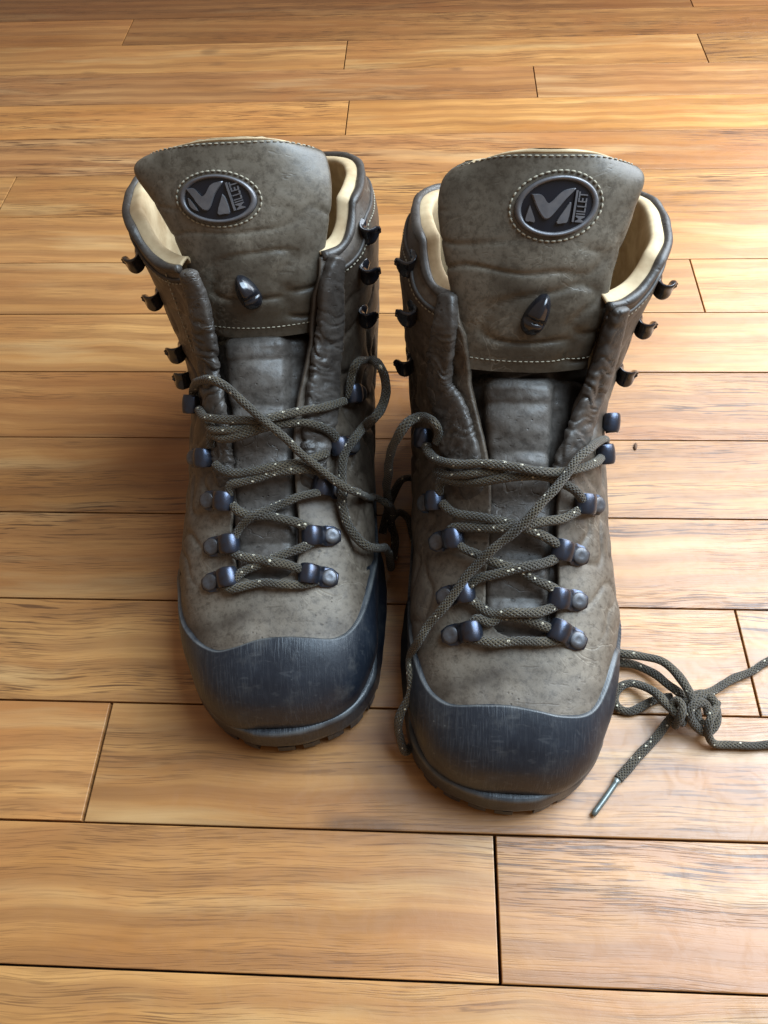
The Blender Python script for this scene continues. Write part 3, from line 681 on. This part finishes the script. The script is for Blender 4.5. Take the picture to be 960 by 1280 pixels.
        me = bpy.data.meshes.new('lace'); me.from_pydata(V, [], F); me.polygons.foreach_set('use_smooth', [True]*len(F))
        l = me.uv_layers.new(name='UVMap'); l.data.foreach_set('uv', np.array(me_uv, dtype=np.float32).ravel()); me.materials.append(M['lace'])
        o = link('lace', me, s.root)
        if label: o['label'] = label
        return o

def profile_mesh(name, prof, wid, th, mat, nseg=9, crown=0.):
    """a bent metal strip: profile in the (e, n) plane, swept across t with rounded ends"""
    P = cr(np.array(prof, float), 6); n = len(P); T = np.gradient(P, axis=0); T /= np.linalg.norm(T, axis=1)[:, None]; N = np.stack([-T[:, 1], T[:, 0]], 1)
    wid = np.interp(np.linspace(0, 1, n), np.linspace(0, 1, len(wid)), wid); V = []
    ts = np.sin(np.linspace(-PI/2, PI/2, nseg))
    for sd in (1, -1):
        for i in range(n):
            for t in ts:
                edge = math.sqrt(max(0, 1-abs(t)**3)); q = P[i]+N[i]*(sd*th/2*edge-crown*t*t)
                V.append((q[0], t*wid[i]/2, q[1]))
    A = grid_faces(n, nseg); F = A[:, ::-1].tolist()+(A+n*nseg).tolist()
    top = lambda i, j: i*nseg+j
    B = n*nseg
    for i in range(n-1):
        F.append((top(i, 0), top(i+1, 0), B+top(i+1, 0), B+top(i, 0))); F.append((top(i+1, nseg-1), top(i, nseg-1), B+top(i, nseg-1), B+top(i+1, nseg-1)))
    for j in range(nseg-1):
        F.append((top(0, j+1), top(0, j), B+top(0, j), B+top(0, j+1))); F.append((top(n-1, j), top(n-1, j+1), B+top(n-1, j+1), B+top(n-1, j)))
    me = bpy.data.meshes.new(name); me.from_pydata(V, [], F); me.polygons.foreach_set('use_smooth', [True]*len(F)); me.materials.append(mat)
    import bmesh
    bm = bmesh.new(); bm.from_mesh(me); bmesh.ops.recalc_face_normals(bm, faces=bm.faces); bm.to_mesh(me); bm.free(); return me
LOOP_ME = profile_mesh('lace_loop', [(-.0150, .0006), (-.0115, .0011), (-.0075, .0012), (-.0055, .0028), (-.0032, .0064), (.0006, .0082), (.0042, .0070), (.0058, .0040), (.0050, .0012), (.0022, .0004)],
                       [.0060, .0100, .0110, .0102, .0096, .0102, .0102, .0098, .009, .008], .0013, M['gun'], 11, .0003)
HOOK_ME = profile_mesh('lace_hook', [(-.0036, -.0004), (-.0008, .0004), (.0022, .0010), (.0044, .0026), (.0048, .0048), (.0032, .0064), (.0008, .0068), (-.0010, .0072), (-.0022, .0086)],
                       [.0070, .0088, .0092, .0096, .0102, .0096, .0076, .0054, .0024], .0030, M['black'], 13, .0014)
def rivet_mesh():
    V = []; prof = [(.0043, -.001), (.0043, .0012), (.0040, .0017), (.0034, .0019), (.0026, .0021), (.0013, .0022)]; N = 28
    for r, z in prof:
        for i in range(N): a = 2*PI*i/N; V.append((r*math.cos(a), r*math.sin(a), z))
    V.append((0, 0, .0018)); F = grid_faces(len(prof), N, True).tolist()+[(len(V)-1, (len(prof)-1)*N+i, (len(prof)-1)*N+(i+1) % N) for i in range(N)]
    me = bpy.data.meshes.new('rivet'); me.from_pydata(V, [], F); me.polygons.foreach_set('use_smooth', [True]*len(F)); me.materials.append(M['rivet']); return me
RIVET_ME = rivet_mesh()
def tongue_hook(s, tip, base):
    """the black almond-shaped lace hook on the tongue: a raised hull with a slot"""
    h1, n1 = s.thit(*tip); h2, n2 = s.thit(*base); n = n1+n2; n /= np.linalg.norm(n); d = h1-h2; d -= n*(d@n); L = np.linalg.norm(d); e = d/L; t = np.cross(n, e)
    c = (h1+h2)/2
    V = []; nr, na = 26, 24
    for i in range(nr):
        x = -1+2*i/(nr-1); w_ = .0056*math.sqrt(max(0., 1-abs(x)**2.2))*(1-.22*x); hh = .0068*math.sqrt(max(0., 1-x*x))*(1+.25*x)
        for j in range(na):
            a = 2*PI*j/na; y = math.cos(a); z = math.sin(a)
            rdg = .0012*math.exp(-((y)/.18)**2)*(1 if z > 0 and x > -.2 else 0)
            notch = -.0022*math.exp(-((x+.28)/.10)**2) if z > 0 else 0
            V.append(c+e*x*L/2*1.05+t*y*w_+n*(z*(hh+rdg+notch) if z > 0 else z*.001))
    F = grid_faces(nr, na, True).tolist(); F += [list(range(na))[::-1], list(range(len(V)-na, len(V)))]
    mesh('tongue_hook', V, F, M['black'], s.root)

# image-right boot and image-left boot
R = Boot((.056, .094), .1101514, -1, 'worn brown hiking boot whose lace trails to a knot lying on the floor')
Lb = Boot((-.065, .1345), .0278997, 1, 'worn brown hiking boot set farther back, with no knotted lace beside it')
for b in (R, Lb): b.upper(); b.sole(); b.gusset()
R.rand([(505, 780), (518, 812), (524, 830), (531, 852), (545, 870), (566, 881), (602, 881), (637, 882), (672, 888), (700, 894), (729, 893), (747, 877), (761, 842), (770, 806)])
Lb.rand([(214, 715), (219, 739), (228, 776), (244, 798), (269, 813), (294, 809), (325, 799), (356, 796), (387, 797), (416, 798), (437, 787), (453, 761), (462, 723), (469, 692)])
R.tongue([(.167, .151, .0335, .0275, .004), (.1745, .1745, .0365, .0318, .006), (.184, .1945, .0414, .0347, .008), (.194, .212, .0462, .0408, .010), (.203, .225, .0458, .0448, .010), (.2085, .2325, .0405, .0415, .009), (.2112, .2362, .0335, .0355, .007), (.2118, .2370, .0240, .0260, .006)])
Lb.tongue([(.167, .146, .0240, .0290, .004), (.1745, .1685, .0288, .0355, .006), (.184, .1875, .0350, .0396, .008), (.194, .204, .0440, .0432, .010), (.203, .216, .0513, .0429, .010), (.2085, .2235, .0465, .0395, .009), (.2112, .2270, .0400, .0335, .007), (.2118, .2278, .0290, .0250, .006)])
def z1(x, y): return 625+x/6.857, 205+y/6.857
def z2(x, y): return 205+x/6.857, 200+y/6.857
R.badge((696, 258), z1(850, 320), z1(470, 100),
        [[z1(*p) for p in ((265, 258), (345, 262), (395, 330), (430, 325), (520, 240), (590, 212), (645, 212), (560, 300), (480, 395), (410, 468), (360, 462), (310, 380))],
         [z1(*p) for p in ((250, 345), (295, 490), (250, 492), (210, 478))], [z1(*p) for p in ((590, 325), (603, 345), (570, 490), (530, 508), (470, 500))]],
        (z1(612, 495), z1(655, 225)), 'MILLET')
Lb.badge((272, 249), z2(792, 340), z2(470, 125),
        [[z2(*p) for p in ((190, 250), (260, 245), (330, 312), (370, 290), (410, 215), (460, 192), (515, 188), (450, 290), (410, 400), (375, 438), (320, 410), (250, 320))],
         [z2(*p) for p in ((210, 325), (235, 345), (305, 440), (235, 405))], [z2(*p) for p in ((510, 292), (540, 330), (575, 450), (530, 465), (470, 460))]],
        (z2(618, 435), z2(540, 195)), 'MILLET')
tongue_hook(R, (683, 368), (659, 417)); tongue_hook(Lb, (298, 345), (321, 385))
# rolls (from the collar down to the third loops)
R.roll([(563, 364, .0050, .002), (561, 400, .0062, .003), (558, 440, .0076, .004), (556, 475, .0090, .004), (566, 510, .0115, .003), (574, 550, .0115, .002), (584, 590, .0090, .001), (592, 640, .0068, .0)])
R.roll([(773, 381, .0045, .0015), (762, 415, .0062, .002), (750, 450, .0078, .003), (737, 487, .0092, .003), (724, 530, .0092, .002), (711, 575, .0080, .001), (700, 620, .0065, .0)])
Lb.roll([(236, 336, .0046, .0015), (249, 370, .0062, .002), (258, 405, .0072, .003), (264, 440, .0080, .003), (267, 480, .0085, .002), (272, 530, .0080, .001), (279, 590, .0068, .0), (288, 640, .0055, -.001)])
Lb.roll([(419, 318, .0046, .002), (412, 355, .0070, .002), (409, 395, .0082, .003), (405, 440, .0100, .003), (402, 490, .0105, .002), (397, 540, .0095, .001), (388, 600, .0062, .0), (376, 650, .0048, -.001)])
# lace loops: (tube, rivet)
for t, r in (((591, 791), (560, 796)), ((584, 742), (553, 748)), ((573, 673), (546, 679)), ((553, 627), (528, 632)), ((539, 548), (515, 552)),
             ((694, 790), (718, 801)), ((694, 748), (718, 751)), ((697, 688), (721, 695)), ((722, 630), (747, 632)), ((745, 568), (768, 560)), ((753, 528), None)):
    R.loop(t, r)
for t, r in (((290, 724), (262, 731)), ((292, 681), (265, 685)), ((286, 627), (261, 626)), ((264, 573), (242, 573)), ((250, 506), (233, 504)),
             ((386, 720), (411, 724)), ((389, 671), (412, 671)), ((399, 608), (420, 613)), ((417, 559), (440, 557)), ((432, 493), (452, 492))):
    Lb.loop(t, r)
for q in ((519, 322), (519, 384), (515, 450), (829, 352), (806, 404), (785, 466)): R.hook(*q)
for q in ((170, 320), (192, 370), (224, 436), (237, 470), (451, 282), (452, 332), (450, 389)): Lb.hook(*q)

# laces of the right-hand boot
a = .0045
R.lace([
 [(578, 799, .003), (595, 801, .004), (619, 803, a), (651, 802, a), (690, 802, .004), (708, 797, .003)],
 [(578, 744, .004), (591, 752, .004), (612, 765, a), (644, 765, .008), (672, 765, .007), (694, 758, .005), (706, 746, .004)],
 [(585, 795, .004), (595, 773, .005), (612, 778, a), (630, 768, .005), (658, 774, a), (680, 783, a), (700, 790, .004)],
 [(568, 676, .005), (580, 686, .005), (598, 694, .005), (618, 703, .005), (651, 713, .005), (672, 726, a), (692, 738, .004), (704, 748, .004)],
 [(580, 738, .005), (598, 724, .006), (623, 717, .007), (658, 708, .008), (685, 702, .006), (706, 690, .004)],
 [(551, 628, .005), (566, 641, .005), (602, 647, .006), (637, 652, .007), (660, 662, .007), (682, 671, .006), (702, 683, .005)],
 [(560, 670, .005), (568, 659, .005), (609, 660, .006), (645, 657, .009), (687, 652, .007), (706, 648, .006), (724, 638, .005)],
 [(533, 556, .005), (538, 567, .006), (550, 576, .007), (573, 579, .009), (612, 580, .010), (651, 585, .012), (685, 591, .012), (715, 588, .009), (740, 580, .006), (752, 572, .005)],
 [(548, 618, .004), (553, 600, .006), (573, 603, .007), (602, 603, .008), (637, 596, .009), (672, 595, .008), (700, 602, .007), (718, 612, .007), (729, 626, .005)],
 [(545, 590, .004), (560, 594, .007), (590, 592, .009), (625, 589, .007), (655, 592, .006)],
 # long strand from the top right loop down across everything and over the side
 [(757, 572, .003), (763, 558, .006), (755, 549, .009), (740, 557, .012), (722, 574, .014), (704, 597, .015), (687, 620, .016), (665, 645, .016), (642, 664, .015), (619, 684, .013), (597, 706, .011), (580, 724, .010),
  (566, 742, .009), (552, 760, .008), (537, 779, .007), (524, 799, .006), (510, 820, .006), (502, 842, .005), (498, 868, .004), (499, 896, 'z', .032), (500, 920, 'z', .020), (507, 938, 'z', .008), (520, 925, 'z', .004)],
 # long strand from the top left loop arching over into the gap
 [(545, 555, .005), (548, 540, .007), (543, 529, .012), (531, 522, .016), (520, 523, 'y', .262), (508, 531, 'y', .258), (497, 547, 'y', .256), (488, 570, 'y', .256), (484, 596, 'y', .258), (484, 620, 'y', .262), (487, 645, 'y', .268), (493, 672, 'z', .012), (492, 700, 'z', .006)],
 [(478, 668, 'z', .010), (487, 628, 'z', .020), (498, 603, 'z', .024), (510, 597, 'z', .020), (522, 600, 'z', .008)],
 [(486, 655, 'z', .012), (498, 640, 'z', .008), (512, 652, 'z', .004), (520, 690, 'z', .004)],
], 'olive braided lace with pale flecks')
kn = R.lace([
 [(748, 800, 'z', .004), (765, 812, 'z', .006), (777, 816, 'z', .010), (805, 820, 'z', .012), (827, 826, 'z', .013), (845, 840, 'z', .013), (857, 858, 'z', .016), (868, 880, 'z', .017), (872, 900, 'z', .012)],
 [(750, 822, 'z', .003), (776, 828, 'z', .004), (795, 831, 'z', .004), (815, 840, 'z', .005), (832, 853, 'z', .007), (850, 868, 'z', .009), (862, 888, 'z', .006), (880, 905, 'z', .004)],
 [(855, 905, 'z', .012), (845, 893, 'z', .016), (832, 880, 'z', .014), (820, 867, 'z', .010), (805, 858, 'z', .007), (787, 854, 'z', .005), (773, 860, 'z', .004), (767, 872, 'z', .003), (771, 884, 'z', .003), (785, 889, 'z', .003), (802, 884, 'z', .003), (822, 874, 'z', .003), (840, 872, 'z', .003)],
 [(862, 872, 'z', .004), (852, 885, 'z', .010), (842, 894, 'z', .011), (834, 903, 'z', .007), (822, 920, 'z', .004), (804, 938, 'z', .0035), (787, 957, 'z', .003), (772, 975, 'z', .0028)],
 [(852, 893, 'z', .006), (858, 880, 'z', .014), (872, 873, 'z', .016), (888, 865, 'z', .012), (905, 855, 'z', .008), (922, 845, 'z', .005), (940, 838, 'z', .004), (965, 824, 'z', .003), (1010, 808, 'z', .003), (1055, 820, 'z', .003), (1075, 860, 'z', .003), (1060, 905, 'z', .003), (1010, 928, 'z', .003), (962, 931, 'z', .003), (930, 932, 'z', .003), (908, 931, 'z', .003), (892, 928, 'z', .005), (885, 917, 'z', .010), (886, 903, 'z', .015), (893, 890, 'z', .014), (897, 878, 'z', .008)],
 [(866, 870, 'z', .014), (882, 868, 'z', .014), (895, 880, 'z', .012), (896, 900, 'z', .009), (884, 915, 'z', .007), (870, 908, 'z', .011), (862, 893, 'z', .018), (868, 880, 'z', .020), (882, 880, 'z', .018), (886, 893, 'z', .014)],
 [(838, 886, 'z', .014), (846, 876, 'z', .018), (853, 884, 'z', .021), (850, 897, 'z', .018), (843, 908, 'z', .010)],
], 'end of the lace tied in a loose knot on the floor, with two loops and a tail')
P = [R.loc(at_z(*q, z)) for q, z in (((772, 975), .0028), ((757, 997), .0026), ((741, 1019), .0024))]
ag = R.tube('aglet', cr(np.array(P), 6), np.r_[.0022, np.full(11, .0016), .0013], M['aglet'], kn, n=12)
# laces of the left-hand boot
Lb.lace([
 [(277, 727, .003), (287, 736, .004), (306, 732, a), (329, 729, a), (349, 730, a), (377, 731, .004), (397, 726, .003)],
 [(289, 690, .004), (300, 694, .005), (322, 698, .005), (340, 702, .008), (358, 705, .006), (379, 713, .005), (394, 718, .004)],
 [(399, 672, .004), (379, 684, .005), (358, 692, .005), (340, 699, .005), (317, 707, .004), (303, 714, .004), (291, 727, .004)],
 [(291, 630, .004), (300, 640, .005), (318, 645, .006), (336, 644, .006), (356, 649, .006), (374, 655, .005), (391, 662, .005)],
 [(403, 610, .003), (394, 616, .006), (369, 622, .006), (340, 635, .005), (318, 644, .008), (301, 658, .005), (292, 672, .004)],
 [(267, 580, .005), (277, 588, .006), (291, 590, .007), (325, 587, .008), (356, 582, .008), (387, 574, .007), (410, 565, .005)],
 [(286, 620, .004), (287, 606, .006), (305, 601, .007), (341, 592, .007), (375, 587, .009), (400, 590, .007), (403, 604, .005)],
 [(249, 512, .005), (257, 521, .007), (287, 525, .009), (325, 524, .010), (362, 517, .011), (400, 509, .009), (431, 502, .006)],
 [(262, 560, .004), (263, 545, .006), (281, 549, .008), (303, 543, .009), (334, 534, .008), (375, 528, .008), (400, 534, .007), (417, 545, .006), (421, 557, .004)],
 [(260, 530, .004), (270, 538, .008), (300, 536, .009), (335, 529, .008), (365, 526, .007)],
 [(244, 500, .003), (242, 487, .006), (250, 476, .009), (264, 474, .011), (283, 484, .013), (301, 500, .014), (325, 522, .015), (356, 548, .015), (387, 575, .014), (419, 602, .012), (447, 617, .011), (466, 622, 'y', .262), (482, 628, 'z', .055), (490, 640, 'z', .035), (489, 662, 'z', .016)],
 [(436, 498, .003), (440, 470, .006), (447, 455, .009), (462, 449, .012), (474, 456, 'y', .290), (481, 470, 'y', .288), (482, 488, 'y', .285), (478, 505, 'y', .28), (469, 520, 'y', .272), (456, 533, .011), (443, 547, .009), (433, 563, .008), (428, 583, .007), (426, 605, .006), (427, 624, .0055), (432, 645, .005), (442, 666, .005), (455, 680, .006), (470, 685, 'z', .060), (484, 688, 'z', .040), (488, 710, 'z', .015)],
], 'olive braided lace with pale flecks, one end looped over the side')
# a brown crumb lying on the boards
V = []; N = 10
for i in range(7):
    x = -1+2*i/6; r = math.sqrt(max(.02, 1-x*x))
    for j in range(N): an = 2*PI*j/N; V.append((x*.0032, r*.0012*math.cos(an)*(1+.2*math.sin(3*an+i)), .001+r*.001*math.sin(an)))
cr_ = mesh('seed', V, grid_faces(7, N, True).tolist()+[list(range(N))[::-1], list(range(6*N, 7*N))], M['crumb'])
p = at_z(794, 559, 0); cr_.location = (p[0], p[1], 0); cr_.rotation_euler = (0, 0, 1.35); cr_['label'] = 'tiny brown seed lying on the boards right of the right-hand boot'; cr_['category'] = 'seed'
